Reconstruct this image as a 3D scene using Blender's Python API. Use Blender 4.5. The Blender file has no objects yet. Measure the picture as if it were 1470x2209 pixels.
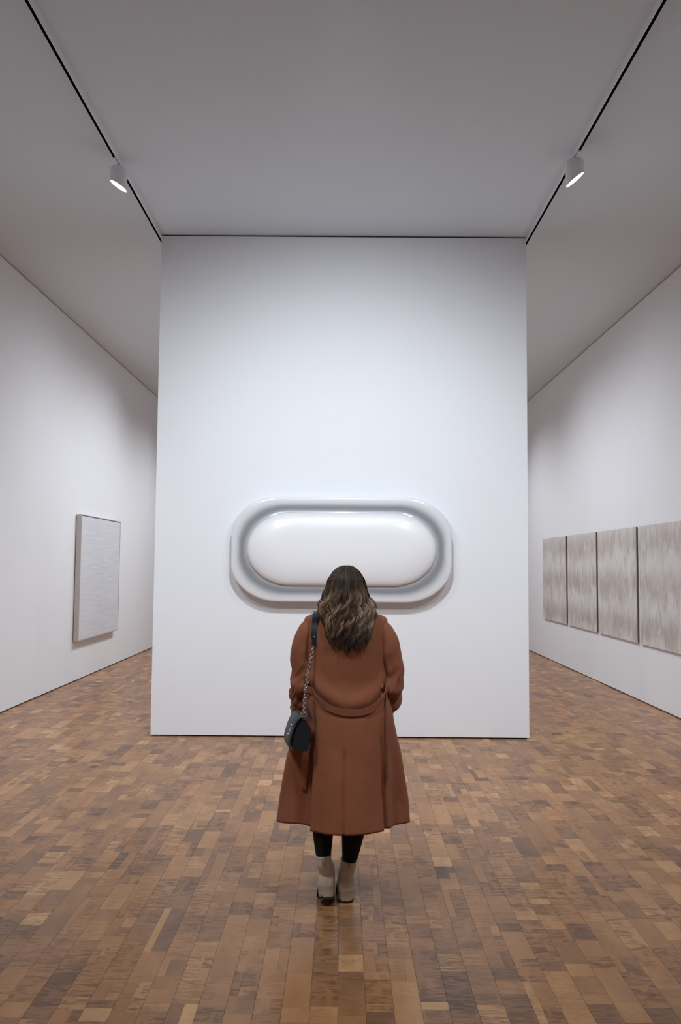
import bpy, bmesh, math, random
import numpy as np
from mathutils import Vector, Matrix, noise
R = math.radians
rng = np.random.default_rng(7)
random.seed(7)
sc = bpy.context.scene
col = sc.collection

# ------------------------------------------------------------------ camera
FPX = 1775.38
cam_d = bpy.data.cameras.new('camera')
cam_d.sensor_fit = 'HORIZONTAL'
cam_d.sensor_width = 36.0
cam_d.lens = FPX / 1470 * 36.0
cam_d.clip_end = 100
cam = bpy.data.objects.new('camera', cam_d)
col.objects.link(cam)
_r = Vector((0.99996383, 0.00303293, 0.00794599))
_u = Vector((-0.00773237, -0.06491994, 0.99786052))
_f = Vector((-0.00354229, 0.99788587, 0.06489414))
cam.matrix_world = Matrix(((_r.x, _u.x, -_f.x, 0), (_r.y, _u.y, -_f.y, 0), (_r.z, _u.z, -_f.z, 1.68), (0, 0, 0, 1)))
sc.camera = cam

# ------------------------------------------------------------------ world, exposure, lamps
world = bpy.data.worlds.new('world')
sc.world = world
world.use_nodes = True
world.node_tree.nodes['Background'].inputs[0].default_value = (0.8, 0.85, 0.9, 1)
world.node_tree.nodes['Background'].inputs[1].default_value = 0.0
sc.view_settings.view_transform = 'Standard'
sc.view_settings.look = 'None'
sc.view_settings.gamma = 1.0
sc.view_settings.use_curve_mapping = False
sc.view_settings.exposure = 0.0
sc.cycles.max_bounces = 8
sc.cycles.diffuse_bounces = 7
sc.cycles.glossy_bounces = 4
sc.cycles.sample_clamp_indirect = 6.0

def spot(loc, aim, power, angle, blend=1.0, radius=0.05, color=(0.895, 0.948, 1.0)):
    d = bpy.data.lights.new('lamp_beam', 'SPOT')
    d.energy = power
    d.spot_size = R(angle)
    d.spot_blend = blend
    d.shadow_soft_size = radius
    d.color = color
    o = bpy.data.objects.new('lamp_beam', d)
    col.objects.link(o)
    o.location = loc
    o.rotation_euler = (Vector(aim) - Vector(loc)).to_track_quat('-Z', 'Y').to_euler()
    return o

# gallery lamps outside the frame, an added floor wash pair among them: over the viewer, behind the camera, beside and behind the freestanding wall
spot((0.0, 4.05, 4.90), (0.0, 8.18, 1.35), 470, 98, 1.0, 0.08)
spot((-1.89, 4.10, 4.90), (1.2, 8.18, 0.4), 120, 92, 1.0, 0.06)
spot((1.86, 4.10, 4.90), (-1.2, 8.18, 0.4), 105, 92, 1.0, 0.06)
spot((-1.89, 1.8, 4.9), (0.0, 6.4, 0.0), 380, 94, 1.0, 0.35)  # unseen pair added to brighten the near floor, coat and lower middle wall
spot((1.86, 1.8, 4.9), (0.0, 6.4, 0.0), 370, 94, 1.0, 0.35)
spot((-1.9, 3.4, 4.9), (-3.82, 6.8, 1.0), 60, 120)
spot((1.87, 3.4, 4.9), (3.78, 6.8, 1.0), 40, 120)
spot((-0.6, 10.6, 4.9), (-3.4, 10.4, -0.2), 260, 128)
spot((0.6, 10.6, 4.9), (3.4, 10.4, -0.2), 230, 128)
spot((-1.0, 13.2, 4.9), (-3.7, 12.5, 0.0), 290, 122)
spot((1.0, 13.0, 4.9), (3.5, 12.3, -0.2), 200, 126)
spot((-1.2, 16.2, 4.9), (-2.8, 15.4, 0.0), 320, 124)
spot((1.2, 16.2, 4.9), (2.8, 15.4, 0.0), 330, 124)

# ------------------------------------------------------------------ helpers
def link(o, parent=None):
    col.objects.link(o)
    if parent is not None:
        o.parent = parent
    return o

def tag(o, label, cat, group=None):
    o['label'] = label
    o['category'] = cat
    if group:
        o['group'] = group
    return o

def empty(name, loc, label, cat, group=None):
    o = bpy.data.objects.new(name, None)
    o.empty_display_size = 0.1
    link(o)
    o.location = loc
    return tag(o, label, cat, group)

def mesh_obj(name, verts, faces, mat, parent=None, smooth=False, origin=None):
    """verts in world metres; the mesh is stored relative to its parent's base point."""
    me = bpy.data.meshes.new(name)
    base = Vector((0, 0, 0))
    if parent is not None:
        p = parent
        while p is not None:
            base += Vector(p.location)
            p = p.parent
    if isinstance(verts, np.ndarray):
        verts = (verts - np.array(base)).tolist()
    else:
        verts = [tuple(Vector(v) - base) for v in verts]
    me.from_pydata(verts, [], faces if isinstance(faces, list) else faces.tolist())
    me.update()
    if smooth:
        me.polygons.foreach_set('use_smooth', [True] * len(me.polygons))
    if mat:
        me.materials.append(mat)
    o = bpy.data.objects.new(name, me)
    return link(o, parent)

class MB:
    def __init__(self):
        self.v, self.f = [], []
    def add(self, v, f):
        n = len(self.v)
        self.v += [tuple(a) for a in v]
        self.f += [tuple(i + n for i in q) for q in f]
        return self
    def box(self, x0, x1, y0, y1, z0, z1):
        v = [(x, y, z) for z in (z0, z1) for y in (y0, y1) for x in (x0, x1)]
        return self.add(v, [(0, 2, 3, 1), (4, 5, 7, 6), (0, 1, 5, 4), (2, 6, 7, 3), (0, 4, 6, 2), (1, 3, 7, 5)])
    def build(self, name, mat, parent=None, smooth=False, bevel=0, seg=2):
        o = mesh_obj(name, self.v, self.f, mat, parent, smooth)
        if bevel:
            m = o.modifiers.new('edge', 'BEVEL')
            m.width = bevel
            m.segments = seg
            m.limit_method = 'ANGLE'
            m.angle_limit = R(40)
        return o

def cat_rom(pts, n):
    """smooth curve through rows of pts (any number of columns), n samples"""
    P = np.asarray(pts, float)
    k = len(P)
    t = np.linspace(0, k - 1, n)
    i = np.clip(t.astype(int), 0, k - 2)
    u = (t - i)[:, None]
    p0 = P[np.clip(i - 1, 0, k - 1)]; p1 = P[i]; p2 = P[i + 1]; p3 = P[np.clip(i + 2, 0, k - 1)]
    return 0.5 * (2 * p1 + (p2 - p0) * u + (2 * p0 - 5 * p1 + 4 * p2 - p3) * u ** 2 + (3 * p1 - p0 - 3 * p2 + p3) * u ** 3)

def tube(rows, n=24, m=16, disp=None, ref=(1, 0, 0), caps=True):
    """rows: x,y,z,ra,rb ; ra along ref-ish axis, rb across. Returns verts (np), faces(list)."""
    S = cat_rom(rows, n)
    P = S[:, :3]
    T = np.gradient(P, axis=0)
    T /= np.linalg.norm(T, axis=1)[:, None]
    ref = np.asarray(ref, float)
    A = ref - (T @ ref)[:, None] * T
    A /= np.linalg.norm(A, axis=1)[:, None]
    B = np.cross(T, A)
    th = np.linspace(0, 2 * np.pi, m, endpoint=False)
    V = []
    for i in range(n):
        ra, rb = S[i, 3], S[i, 4]
        for t in th:
            d = disp(i / (n - 1), t) if disp else 0.0
            V.append(P[i] + A[i] * math.cos(t) * (ra + d) + B[i] * math.sin(t) * (rb + d))
    F = [(i * m + j, i * m + (j + 1) % m, (i + 1) * m + (j + 1) % m, (i + 1) * m + j) for i in range(n - 1) for j in range(m)]
    if caps:
        F += [tuple(range(m))[::-1], tuple((n - 1) * m + j for j in range(m))]
    return np.array(V), F

def ellipsoid(c, r, nu=20, nv=12):
    V, F = [], []
    for j in range(nv + 1):
        ph = math.pi * j / nv
        for i in range(nu):
            th = 2 * math.pi * i / nu
            V.append((c[0] + r[0] * math.sin(ph) * math.cos(th), c[1] + r[1] * math.sin(ph) * math.sin(th), c[2] - r[2] * math.cos(ph)))
    for j in range(nv):
        for i in range(nu):
            F.append((j * nu + i, j * nu + (i + 1) % nu, (j + 1) * nu + (i + 1) % nu, (j + 1) * nu + i))
    return V, F

def fuse(mb, name, mat, parent, voxel=0.006, smooth_it=6):
    """melt overlapping closed shapes into one continuous skin"""
    me = bpy.data.meshes.new('raw')
    me.from_pydata(mb.v, [], mb.f)
    bm = bmesh.new(); bm.from_mesh(me)
    bmesh.ops.remove_doubles(bm, verts=bm.verts, dist=1e-5)
    bmesh.ops.recalc_face_normals(bm, faces=bm.faces)
    bm.to_mesh(me); bm.free()
    t = bpy.data.objects.new('raw', me)
    col.objects.link(t)
    r_ = t.modifiers.new('r', 'REMESH'); r_.mode = 'VOXEL'; r_.voxel_size = voxel
    s_ = t.modifiers.new('s', 'SMOOTH'); s_.iterations = smooth_it; s_.factor = 0.5
    dg = bpy.context.evaluated_depsgraph_get()
    ev = t.evaluated_get(dg)
    m2 = bpy.data.meshes.new_from_object(ev)
    v = np.empty(len(m2.vertices) * 3); m2.vertices.foreach_get('co', v)
    f = [tuple(p.vertices) for p in m2.polygons]
    bpy.data.objects.remove(t); bpy.data.meshes.remove(me); bpy.data.meshes.remove(m2)
    return mesh_obj(name, v.reshape(-1, 3), f, mat, parent, True)

# ------------------------------------------------------------------ materials
def new_mat(name):
    m = bpy.data.materials.new(name)
    m.use_nodes = True
    nt = m.node_tree
    return m, nt, nt.nodes['Principled BSDF']

def nd(nt, t, **kw):
    n = nt.nodes.new(t)
    for k, v in kw.items():
        setattr(n, k, v)
    return n

def simple(name, c, rough=0.5, metal=0.0, nscale=40, namp=0.08, bump=0.0, bscale=300, coat=0.0, spec=0.5, sheen=0.0):
    m, nt, b = new_mat(name)
    tc = nd(nt, 'ShaderNodeTexCoord')
    n = nd(nt, 'ShaderNodeTexNoise'); n.inputs['Scale'].default_value = nscale; n.inputs['Detail'].default_value = 4
    nt.links.new(tc.outputs['Object'], n.inputs['Vector'])
    mx = nd(nt, 'ShaderNodeMix', data_type='RGBA')
    mx.inputs['A'].default_value = (*[x * (1 - namp) for x in c], 1)
    mx.inputs['B'].default_value = (*[min(1, x * (1 + namp)) for x in c], 1)
    nt.links.new(n.outputs['Fac'], mx.inputs['Factor'])
    nt.links.new(mx.outputs['Result'], b.inputs['Base Color'])
    b.inputs['Roughness'].default_value = rough
    b.inputs['Metallic'].default_value = metal
    b.inputs['Specular IOR Level'].default_value = spec
    b.inputs['Coat Weight'].default_value = coat
    b.inputs['Sheen Weight'].default_value = sheen
    if bump:
        n2 = nd(nt, 'ShaderNodeTexNoise'); n2.inputs['Scale'].default_value = bscale; n2.inputs['Detail'].default_value = 3
        nt.links.new(tc.outputs['Object'], n2.inputs['Vector'])
        bp = nd(nt, 'ShaderNodeBump'); bp.inputs['Strength'].default_value = bump; bp.inputs['Distance'].default_value = 0.002
        nt.links.new(n2.outputs['Fac'], bp.inputs['Height'])
        nt.links.new(bp.outputs['Normal'], b.inputs['Normal'])
    return m

M_wall = simple('wall_paint', (0.832, 0.853, 0.89), 0.85, nscale=3, namp=0.012, bump=0.05, bscale=180, spec=0.2)
M_ceil = simple('ceiling_paint', (0.73, 0.80, 0.86), 0.9, nscale=3, namp=0.012, bump=0.05, bscale=180, spec=0.2)
M_gap = simple('shadow_gap', (0.012, 0.012, 0.013), 0.8, spec=0.1)
M_gapwood = simple('floor_gap', (0.03, 0.02, 0.014), 0.8, spec=0.1)
M_track = simple('track_white', (0.84, 0.86, 0.89), 0.5)
M_black = simple('track_black', (0.003, 0.003, 0.0035), 0.9, spec=0.0)
M_lamp = simple('lamp_white', (0.86, 0.87, 0.89), 0.45)

def wood_mat():
    m, nt, b = new_mat('parquet_wood')
    L = nt.links.new
    geo = nd(nt, 'ShaderNodeNewGeometry')
    at = nd(nt, 'ShaderNodeAttribute', attribute_name='tone')      # vector: tone, seed, figure
    sep = nd(nt, 'ShaderNodeSeparateXYZ'); L(at.outputs['Vector'], sep.inputs[0])
    # seed shift
    sc1 = nd(nt, 'ShaderNodeMath', operation='MULTIPLY'); L(sep.outputs['Y'], sc1.inputs[0]); sc1.inputs[1].default_value = 53.0
    cmb = nd(nt, 'ShaderNodeCombineXYZ'); L(sc1.outputs[0], cmb.inputs['Z']); L(sc1.outputs[0], cmb.inputs['X'])
    ad = nd(nt, 'ShaderNodeVectorMath', operation='ADD'); L(geo.outputs['Position'], ad.inputs[0]); L(cmb.outputs[0], ad.inputs[1])
    def nz(scale, detail, dist=0.0, rot=0.0):
        mp = nd(nt, 'ShaderNodeMapping'); mp.inputs['Scale'].default_value = scale; mp.inputs['Rotation'].default_value = (0, 0, rot)
        L(ad.outputs[0], mp.inputs['Vector'])
        n = nd(nt, 'ShaderNodeTexNoise'); n.inputs['Scale'].default_value = 1.0; n.inputs['Detail'].default_value = detail
        n.inputs['Roughness'].default_value = 0.55; n.inputs['Distortion'].default_value = dist
        L(mp.outputs[0], n.inputs['Vector'])
        return n.outputs['Fac']
    base = nd(nt, 'ShaderNodeValToRGB')
    cr = base.color_ramp
    cr.elements[0].position = 0.0; cr.elements[0].color = (0.15, 0.075, 0.040, 1)
    cr.elements[1].position = 1.0; cr.elements[1].color = (0.60, 0.34, 0.155, 1)
    for p, c in ((0.22, (0.22, 0.112, 0.056, 1)), (0.45, (0.33, 0.160, 0.070, 1)), (0.62, (0.40, 0.195, 0.080, 1)), (0.82, (0.49, 0.26, 0.115, 1))):
        e = cr.elements.new(p); e.color = c
    # blotchy tone inside the block
    bl = nz((9, 4, 1), 3)
    t1 = nd(nt, 'ShaderNodeMath', operation='MULTIPLY_ADD'); L(bl, t1.inputs[0]); t1.inputs[1].default_value = 0.56; L(sep.outputs['X'], t1.inputs[2])
    t2 = nd(nt, 'ShaderNodeMath', operation='SUBTRACT'); L(t1.outputs[0], t2.inputs[0]); t2.inputs[1].default_value = 0.28
    L(t2.outputs[0], base.inputs['Fac'])
    # flame figure across the block: slow in x, fast in y
    fl = nz((10, 48, 1), 3, 1.2, R(14))
    fr = nd(nt, 'ShaderNodeValToRGB'); fr.color_ramp.elements[0].position = 0.44; fr.color_ramp.elements[1].position = 0.58; L(fl, fr.inputs['Fac'])
    big = nz((22, 5, 1), 1)
    br = nd(nt, 'ShaderNodeValToRGB'); br.color_ramp.elements[0].position = 0.34; br.color_ramp.elements[1].position = 0.46; L(big, br.inputs['Fac'])
    f1 = nd(nt, 'ShaderNodeMath', operation='MULTIPLY'); L(fr.outputs['Color'], f1.inputs[0]); L(br.outputs['Color'], f1.inputs[1])
    f2 = nd(nt, 'ShaderNodeMath', operation='MULTIPLY'); L(f1.outputs[0], f2.inputs[0]); L(sep.outputs['Z'], f2.inputs[1])
    mul = nd(nt, 'ShaderNodeMix', data_type='RGBA', blend_type='MULTIPLY')
    L(f2.outputs[0], mul.inputs['Factor']); L(base.outputs['Color'], mul.inputs['A']); mul.inputs['B'].default_value = (0.50, 0.45, 0.43, 1)
    # fine grain
    gr = nz((60, 420, 1), 2, 0.3)
    g2 = nd(nt, 'ShaderNodeMapRange'); L(gr, g2.inputs[0]); g2.inputs['To Min'].default_value = 0.80; g2.inputs['To Max'].default_value = 1.18
    m3 = nd(nt, 'ShaderNodeMix', data_type='RGBA', blend_type='MULTIPLY'); m3.inputs['Factor'].default_value = 1.0
    L(mul.outputs['Result'], m3.inputs['A']); L(g2.outputs[0], m3.inputs['B'])
    L(m3.outputs['Result'], b.inputs['Base Color'])
    b.inputs['Roughness'].default_value = 0.42
    b.inputs['Specular IOR Level'].default_value = 0.1
    rn = nz((7, 7, 1), 3)
    rr = nd(nt, 'ShaderNodeMapRange'); L(rn, rr.inputs[0]); rr.inputs['To Min'].default_value = 0.16; rr.inputs['To Max'].default_value = 0.30
    L(rr.outputs[0], b.inputs['Coat Roughness'])
    b.inputs['Coat Weight'].default_value = 0.4
    b.inputs['Coat IOR'].default_value = 1.5
    bp = nd(nt, 'ShaderNodeBump'); bp.inputs['Strength'].default_value = 0.06; bp.inputs['Distance'].default_value = 0.001
    L(gr, bp.inputs['Height']); L(bp.outputs['Normal'], b.inputs['Normal'])
    return m
M_wood = wood_mat()

# ------------------------------------------------------------------ the room
XL, XR, Y0, Y1 = -3.8225, 3.7773, -4.0, 19.0
PL, PR, PY = -1.875, 1.837, 8.182           # freestanding wall: left, right, face
ZC, ZS = 5.032, 5.089                       # middle and side ceilings

def struct(o):
    o['kind'] = 'structure'
    return o

floor = struct(MB().box(XL - 0.3, XR + 0.3, Y0 - 0.3, Y1 + 0.3, -0.1, -0.012).build('floor', M_gapwood))
CW = 0.1065
pieces = []                                   # x0,x1,y0,y1
x = -0.007 - CW * 36
while x < XR + 0.03:
    xa, xb = max(x, XL - 0.03), min(x + CW, XR + 0.03)
    y = Y0 - rng.uniform(0, 0.3)
    while y < Y1:
        l = float(rng.choice([0.06, 0.10, 0.14, 0.19, 0.25, 0.33, 0.45], p=[.10, .20, .22, .2, .14, .09, .05])) * rng.uniform(0.9, 1.1)
        if rng.random() < 0.20 and l > 0.11 and xb - xa > 0.09:
            c = xa + (xb - xa) * rng.choice([0.33, 0.5, 0.62])
            k = rng.uniform(0.35, 0.65)
            pieces.append((xa, c, y, y + l))
            if rng.random() < 0.6:
                pieces.append((c, xb, y, y + l * k)); pieces.append((c, xb, y + l * k, y + l))
            else:
                pieces.append((c, xb, y, y + l))
        else:
            pieces.append((xa, xb, y, y + l))
        y += l
    x += CW
pieces = [p for p in pieces if p[1] - p[0] > 0.012]
NP = len(pieces)
tone = np.clip(rng.normal(0.54, 0.16, NP), 0.05, 0.97)
seed = rng.random(NP)
fig = np.clip(rng.random(NP) * 1.2 - 0.05, 0, 1)

def plank_geo(p, i):
    x0, x1, y0, y1 = p
    seam = abs((x0 + 0.007) / CW - round((x0 + 0.007) / CW)) < 0.02
    gx0 = 0.00045 if seam else 0.0002
    seam1 = abs((x1 + 0.007) / CW - round((x1 + 0.007) / CW)) < 0.02
    gx1 = 0.00045 if seam1 else 0.0002
    gy = 0.00012
    z = -0.0002 + 0.00035 * (seed[i] - 0.5)
    c = 0.0003
    x0 += gx0; x1 -= gx1; y0 += gy; y1 -= gy
    v = [(x0, y0, -0.012), (x1, y0, -0.012), (x1, y1, -0.012), (x0, y1, -0.012),
         (x0, y0, z - c), (x1, y0, z - c), (x1, y1, z - c), (x0, y1, z - c),
         (x0 + c, y0 + c, z), (x1 - c, y0 + c, z), (x1 - c, y1 - c, z), (x0 + c, y1 - c, z)]
    f = [(0, 1, 5, 4), (1, 2, 6, 5), (2, 3, 7, 6), (3, 0, 4, 7), (4, 5, 9, 8), (5, 6, 10, 9), (6, 7, 11, 10), (7, 4, 8, 11), (8, 9, 10, 11)]
    return v, f

def set_tone(me, arr):
    a = me.attributes.new('tone', 'FLOAT_VECTOR', 'POINT')
    a.data.foreach_set('vector', np.asarray(arr, np.float32).ravel())

def in_view(p):
    cx, cy = (p[0] + p[1]) / 2, (p[2] + p[3]) / 2
    return cy > 3.05 and abs(cx) < cy * 0.405 and not (abs(cx) < 0.13 and 4.1 < cy < 7)
near = sorted([i for i in range(NP) if in_view(pieces[i])],
              key=lambda i: -(pieces[i][1] - pieces[i][0]) * (pieces[i][3] - pieces[i][2]) / ((pieces[i][2] + pieces[i][3]) / 2) ** 3)
near = set(near[:300])
bv, bf, bt = [], [], []
for i, p in enumerate(pieces):
    v, f = plank_geo(p, i)
    tv = [(tone[i], seed[i], fig[i])] * 12
    if i in near:
        o = mesh_obj('plank', v, f, M_wood, floor)
        set_tone(o.data, tv)
    else:
        n = len(bv)
        bv += v; bf += [tuple(k + n for k in q) for q in f]; bt += tv
rest = mesh_obj('plank', bv, bf, M_wood, floor)
set_tone(rest.data, bt)
rest['kind'] = 'stuff'

GAP = 0.016
def wall(name, x0, x1, y0, y1, top):
    return struct(MB().box(x0, x1, y0, y1, GAP * 0.8, top - GAP).build(name, M_wall))
wall('wall_left', XL - 0.25, XL, Y0 - 0.25, Y1 + 0.25, ZS)
wall('wall_right', XR, XR + 0.25, Y0 - 0.25, Y1 + 0.25, ZS)
wall('wall_back', XL, XR, Y0 - 0.25, Y0, ZS)
wall('wall_front', XL, XR, Y1, Y1 + 0.25, ZS)
wall('wall_middle', PL, PR, PY, PY + 0.42, ZC)
def gap_strip(name, x0, x1, y0, y1, top):  # black strips stand for the shade in the open gaps, not real boards
    struct(MB().box(x0, x1, y0, y1, -0.003, GAP * 0.8).build('base_gap_fill_' + name, M_gap))
    struct(MB().box(x0, x1, y0, y1, top - GAP, top).build('gap_fill_' + name, M_gap))
gap_strip('left', XL - 0.2, XL - 0.03, Y0, Y1, ZS)
gap_strip('right', XR + 0.03, XR + 0.2, Y0, Y1, ZS)
gap_strip('middle', PL + 0.02, PR - 0.02, PY + 0.02, PY + 0.40, ZC)
gap_strip('back', XL, XR, Y0 - 0.2, Y0 - 0.03, ZS)
gap_strip('front', XL, XR, Y1 + 0.03, Y1 + 0.2, ZS)

struct(MB().box(PL, PR, Y0 - 0.25, Y1 + 0.25, ZC, 5.3).build('ceiling', M_ceil))
for xa, xb in ((XL - 0.25, PL), (PR, XR + 0.25)):
    cm = MB()
    cm.box(xa, xb, Y0 - 0.25, 12.221, ZS, 5.3)
    cm.box(xa, xb, 12.224, Y1 + 0.25, ZS, 5.3)
    struct(cm.build('ceiling', M_ceil))
# ceiling joint backing
for k, (xa, xb) in enumerate(((XL - 0.25, PL), (PR, XR + 0.25))):
    struct(MB().box(xa, xb, 12.2205, 12.2245, ZS + 0.003, ZS + 0.02).build('gap_fill_%d' % (k + 1), M_gap))

# ------------------------------------------------------------------ lighting tracks and spotlights
def track(xin, s, label):
    """xin: face towards the middle ceiling; s: direction outwards"""
    o = empty('lighting_track', (xin, 6.0, ZS), label, 'track', 'ceiling lighting tracks')
    def bx(a, b, z0, z1):
        xs = sorted((xin + s * a, xin + s * b))
        return (xs[0], xs[1], -3.9, PY + 4.0, z0, z1)
    h = MB()
    zb = 4.987
    h.box(*bx(0.0, 0.007, zb, ZS))
    h.box(*bx(0.007, 0.030, zb + 0.025, ZS))
    h.box(*bx(0.030, 0.034, zb + 0.001, ZS))
    h.build('housing', M_track, o)
    MB().box(*bx(0.0071, 0.0299, zb + 0.004, zb + 0.0249)).build('power_slot', M_black, o)
    return o
track(PL, -1, 'white lighting track with black slot on the ceiling, left of the freestanding wall')
track(PR, 1, 'white lighting track with black slot on the ceiling, right of the freestanding wall')

M_glow, nt, b = new_mat('lamp_glow')
b.inputs['Base Color'].default_value = (1, 1, 1, 1)
b.inputs['Emission Color'].default_value = (0.96, 0.98, 1, 1)
b.inputs['Emission Strength'].default_value = 14.0

def spotlight(x, y, s, zt, zb, cut, rad, aim, power, label):
    """vertical can with a slanted mouth: the outward side is the shorter one"""
    o = empty('spotlight', (x, y, 5.03), label, 'spotlight', 'track spotlights')
    n = 40
    def cutz(px):                      # z of the slanted rim at local x
        return zb + s * cut * px
    m = MB(); V = []; F = []
    rows = []
    tilt = 0.0
    prof = [(rad * 0.55, zt), (rad * 0.93, zt - 0.002), (rad, zt - 0.010), (rad, None), (rad * 0.94, None), (rad * 0.94, 'in')]
    for (rr, zz) in prof:
        ring = []
        for i in range(n):
            a = 2 * math.pi * i / n
            px, py = rr * math.cos(a), rr * math.sin(a)
            z = zz
            if zz is None:
                z = cutz(px * s * s)
            elif zz == 'in':
                z = cutz(px) + 0.012
            ring.append((x + px, y + py, z))
        rows.append(ring)
    for ring in rows:
        V += ring
    for k in range(len(rows) - 1):
        for i in range(n):
            F.append((k * n + i, (k + 1) * n + i, (k + 1) * n + (i + 1) % n, k * n + (i + 1) % n))
    F.append(tuple(range(n)))
    can = mesh_obj('body', V, F, M_lamp, o, False)
    for p in can.data.polygons:
        p.use_smooth = True
    md = can.modifiers.new('edge', 'EDGE_SPLIT'); md.split_angle = R(40)
    # lens
    lv = [(x, y, cutz(0) + 0.006)] + [(x + rad * 0.935 * math.cos(2 * math.pi * i / n), y + rad * 0.935 * math.sin(2 * math.pi * i / n),
                                       cutz(rad * 0.935 * math.cos(2 * math.pi * i / n)) + 0.006) for i in range(n)]
    mesh_obj('lens', lv, [(0, 1 + (i + 1) % n, 1 + i) for i in range(n)], M_glow, o)
    # adapter in the track and the short stem
    xt = (PL - 0.0185) if s < 0 else (PR + 0.0185)
    ad = MB().box(xt - 0.009, xt + 0.009, y - 0.16, y + 0.05, 4.972, 4.9868)
    ad.build('adapter', M_lamp, o, bevel=0.003)
    st = MB(); v, f = tube([(x, y, zt - 0.004, 0.018, 0.018), (x, y, 4.984, 0.018, 0.018)], 3, 16)
    st.add(v, f); st.build('stem', M_lamp, o, True)
    spot((x + s * 0.01, y, zb - 0.05), aim, power, 86, 1.0, 0.06)
    return o
spotlight(-1.897, 6.66, -1, 4.972, 4.820, 0.62, 0.070, (-3.82, 7.2, 0.6), 110, 'white cylindrical spotlight hanging from the left lighting track, its slanted mouth lit')
spotlight(1.860, 6.50, 1, 4.978, 4.820, 0.80, 0.072, (3.78, 7.1, 0.6), 95, 'white cylindrical spotlight hanging from the right lighting track, its slanted mouth lit')

# ------------------------------------------------------------------ wall sculpture: capsule-shaped relief
def sculpture():
    m, nt, b = new_mat('pearl_acrylic')
    L = nt.links.new
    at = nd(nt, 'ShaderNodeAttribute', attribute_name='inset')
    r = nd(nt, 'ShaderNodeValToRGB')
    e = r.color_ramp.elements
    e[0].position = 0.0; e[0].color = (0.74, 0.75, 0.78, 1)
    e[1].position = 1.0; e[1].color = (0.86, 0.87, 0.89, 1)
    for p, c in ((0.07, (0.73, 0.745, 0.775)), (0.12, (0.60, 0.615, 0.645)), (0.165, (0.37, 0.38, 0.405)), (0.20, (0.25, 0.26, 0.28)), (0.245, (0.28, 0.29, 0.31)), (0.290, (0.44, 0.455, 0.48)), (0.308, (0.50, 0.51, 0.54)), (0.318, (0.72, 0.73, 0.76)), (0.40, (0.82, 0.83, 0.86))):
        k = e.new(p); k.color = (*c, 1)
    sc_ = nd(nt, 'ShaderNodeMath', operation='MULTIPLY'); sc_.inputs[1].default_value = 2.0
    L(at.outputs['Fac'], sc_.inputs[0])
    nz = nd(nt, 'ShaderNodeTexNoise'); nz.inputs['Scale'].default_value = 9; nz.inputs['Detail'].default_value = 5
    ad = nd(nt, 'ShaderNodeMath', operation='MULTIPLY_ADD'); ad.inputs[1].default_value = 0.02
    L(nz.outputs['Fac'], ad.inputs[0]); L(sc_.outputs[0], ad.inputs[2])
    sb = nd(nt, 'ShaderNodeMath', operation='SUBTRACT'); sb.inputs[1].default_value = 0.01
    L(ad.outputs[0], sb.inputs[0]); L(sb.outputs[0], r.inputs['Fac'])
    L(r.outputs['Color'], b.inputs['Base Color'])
    b.inputs['Roughness'].default_value = 0.32
    b.inputs['Coat Weight'].default_value = 1.0
    b.inputs['Coat Roughness'].default_value = 0.06
    cx, cz = -0.016, 1.836
    HW, HH = 1.078, 0.512
    prof = [(0.06, 0.0), (0.06, 0.05), (0.030, 0.09), (0.006, 0.112), (0.001, 0.122), (0.0, 0.134), (0.004, 0.142), (0.012, 0.145), (0.03, 0.146), (0.06, 0.147), (0.09, 0.147),
            (0.12, 0.146), (0.145, 0.147), (0.1535, 0.150), (0.1560, 0.158), (0.160, 0.166), (0.170, 0.176), (0.19, 0.189), (0.22, 0.201), (0.26, 0.211), (0.31, 0.219), (0.37, 0.224), (0.43, 0.226), (0.495, 0.227)]
    prof = [(d, p) for d, p in prof]
    nq = 24
    V, A = [], []
    for d, p in prof:
        hw, hh = HW - d, HH - d
        ry = min(0.375, hh * 0.985)
        rx = min(0.47 - 0.25 * d, hw)
        for sx, sz, a0 in ((1, 1, 0), (-1, 1, 1), (-1, -1, 2), (1, -1, 3)):
            for k in range(nq):
                a = math.pi / 2 * (a0 + k / (nq - 1))
                V.append((cx + sx * (hw - rx) + rx * math.cos(a), PY - p, cz + sz * (hh - ry) + ry * math.sin(a)))
                A.append(d)
    n = nq * 4
    F = [(k * n + i, k * n + (i + 1) % n, (k + 1) * n + (i + 1) % n, (k + 1) * n + i) for k in range(len(prof) - 1) for i in range(n)]
    F.append(tuple((len(prof) - 1) * n + i for i in range(n)))
    o = empty('wall_sculpture', (cx, PY, cz), 'large glossy pearl white capsule-shaped relief with grey ring on the middle wall', 'sculpture')
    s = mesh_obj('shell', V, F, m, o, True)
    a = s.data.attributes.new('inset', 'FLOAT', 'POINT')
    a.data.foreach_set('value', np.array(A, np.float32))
    ed = s.modifiers.new('edge', 'EDGE_SPLIT'); ed.split_angle = R(50)
    MB().box(cx - 0.8, cx + 0.8, PY - 0.028, PY, cz - 0.3, cz + 0.3).build('mounting_plate', M_track, o)
sculpture()

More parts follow.
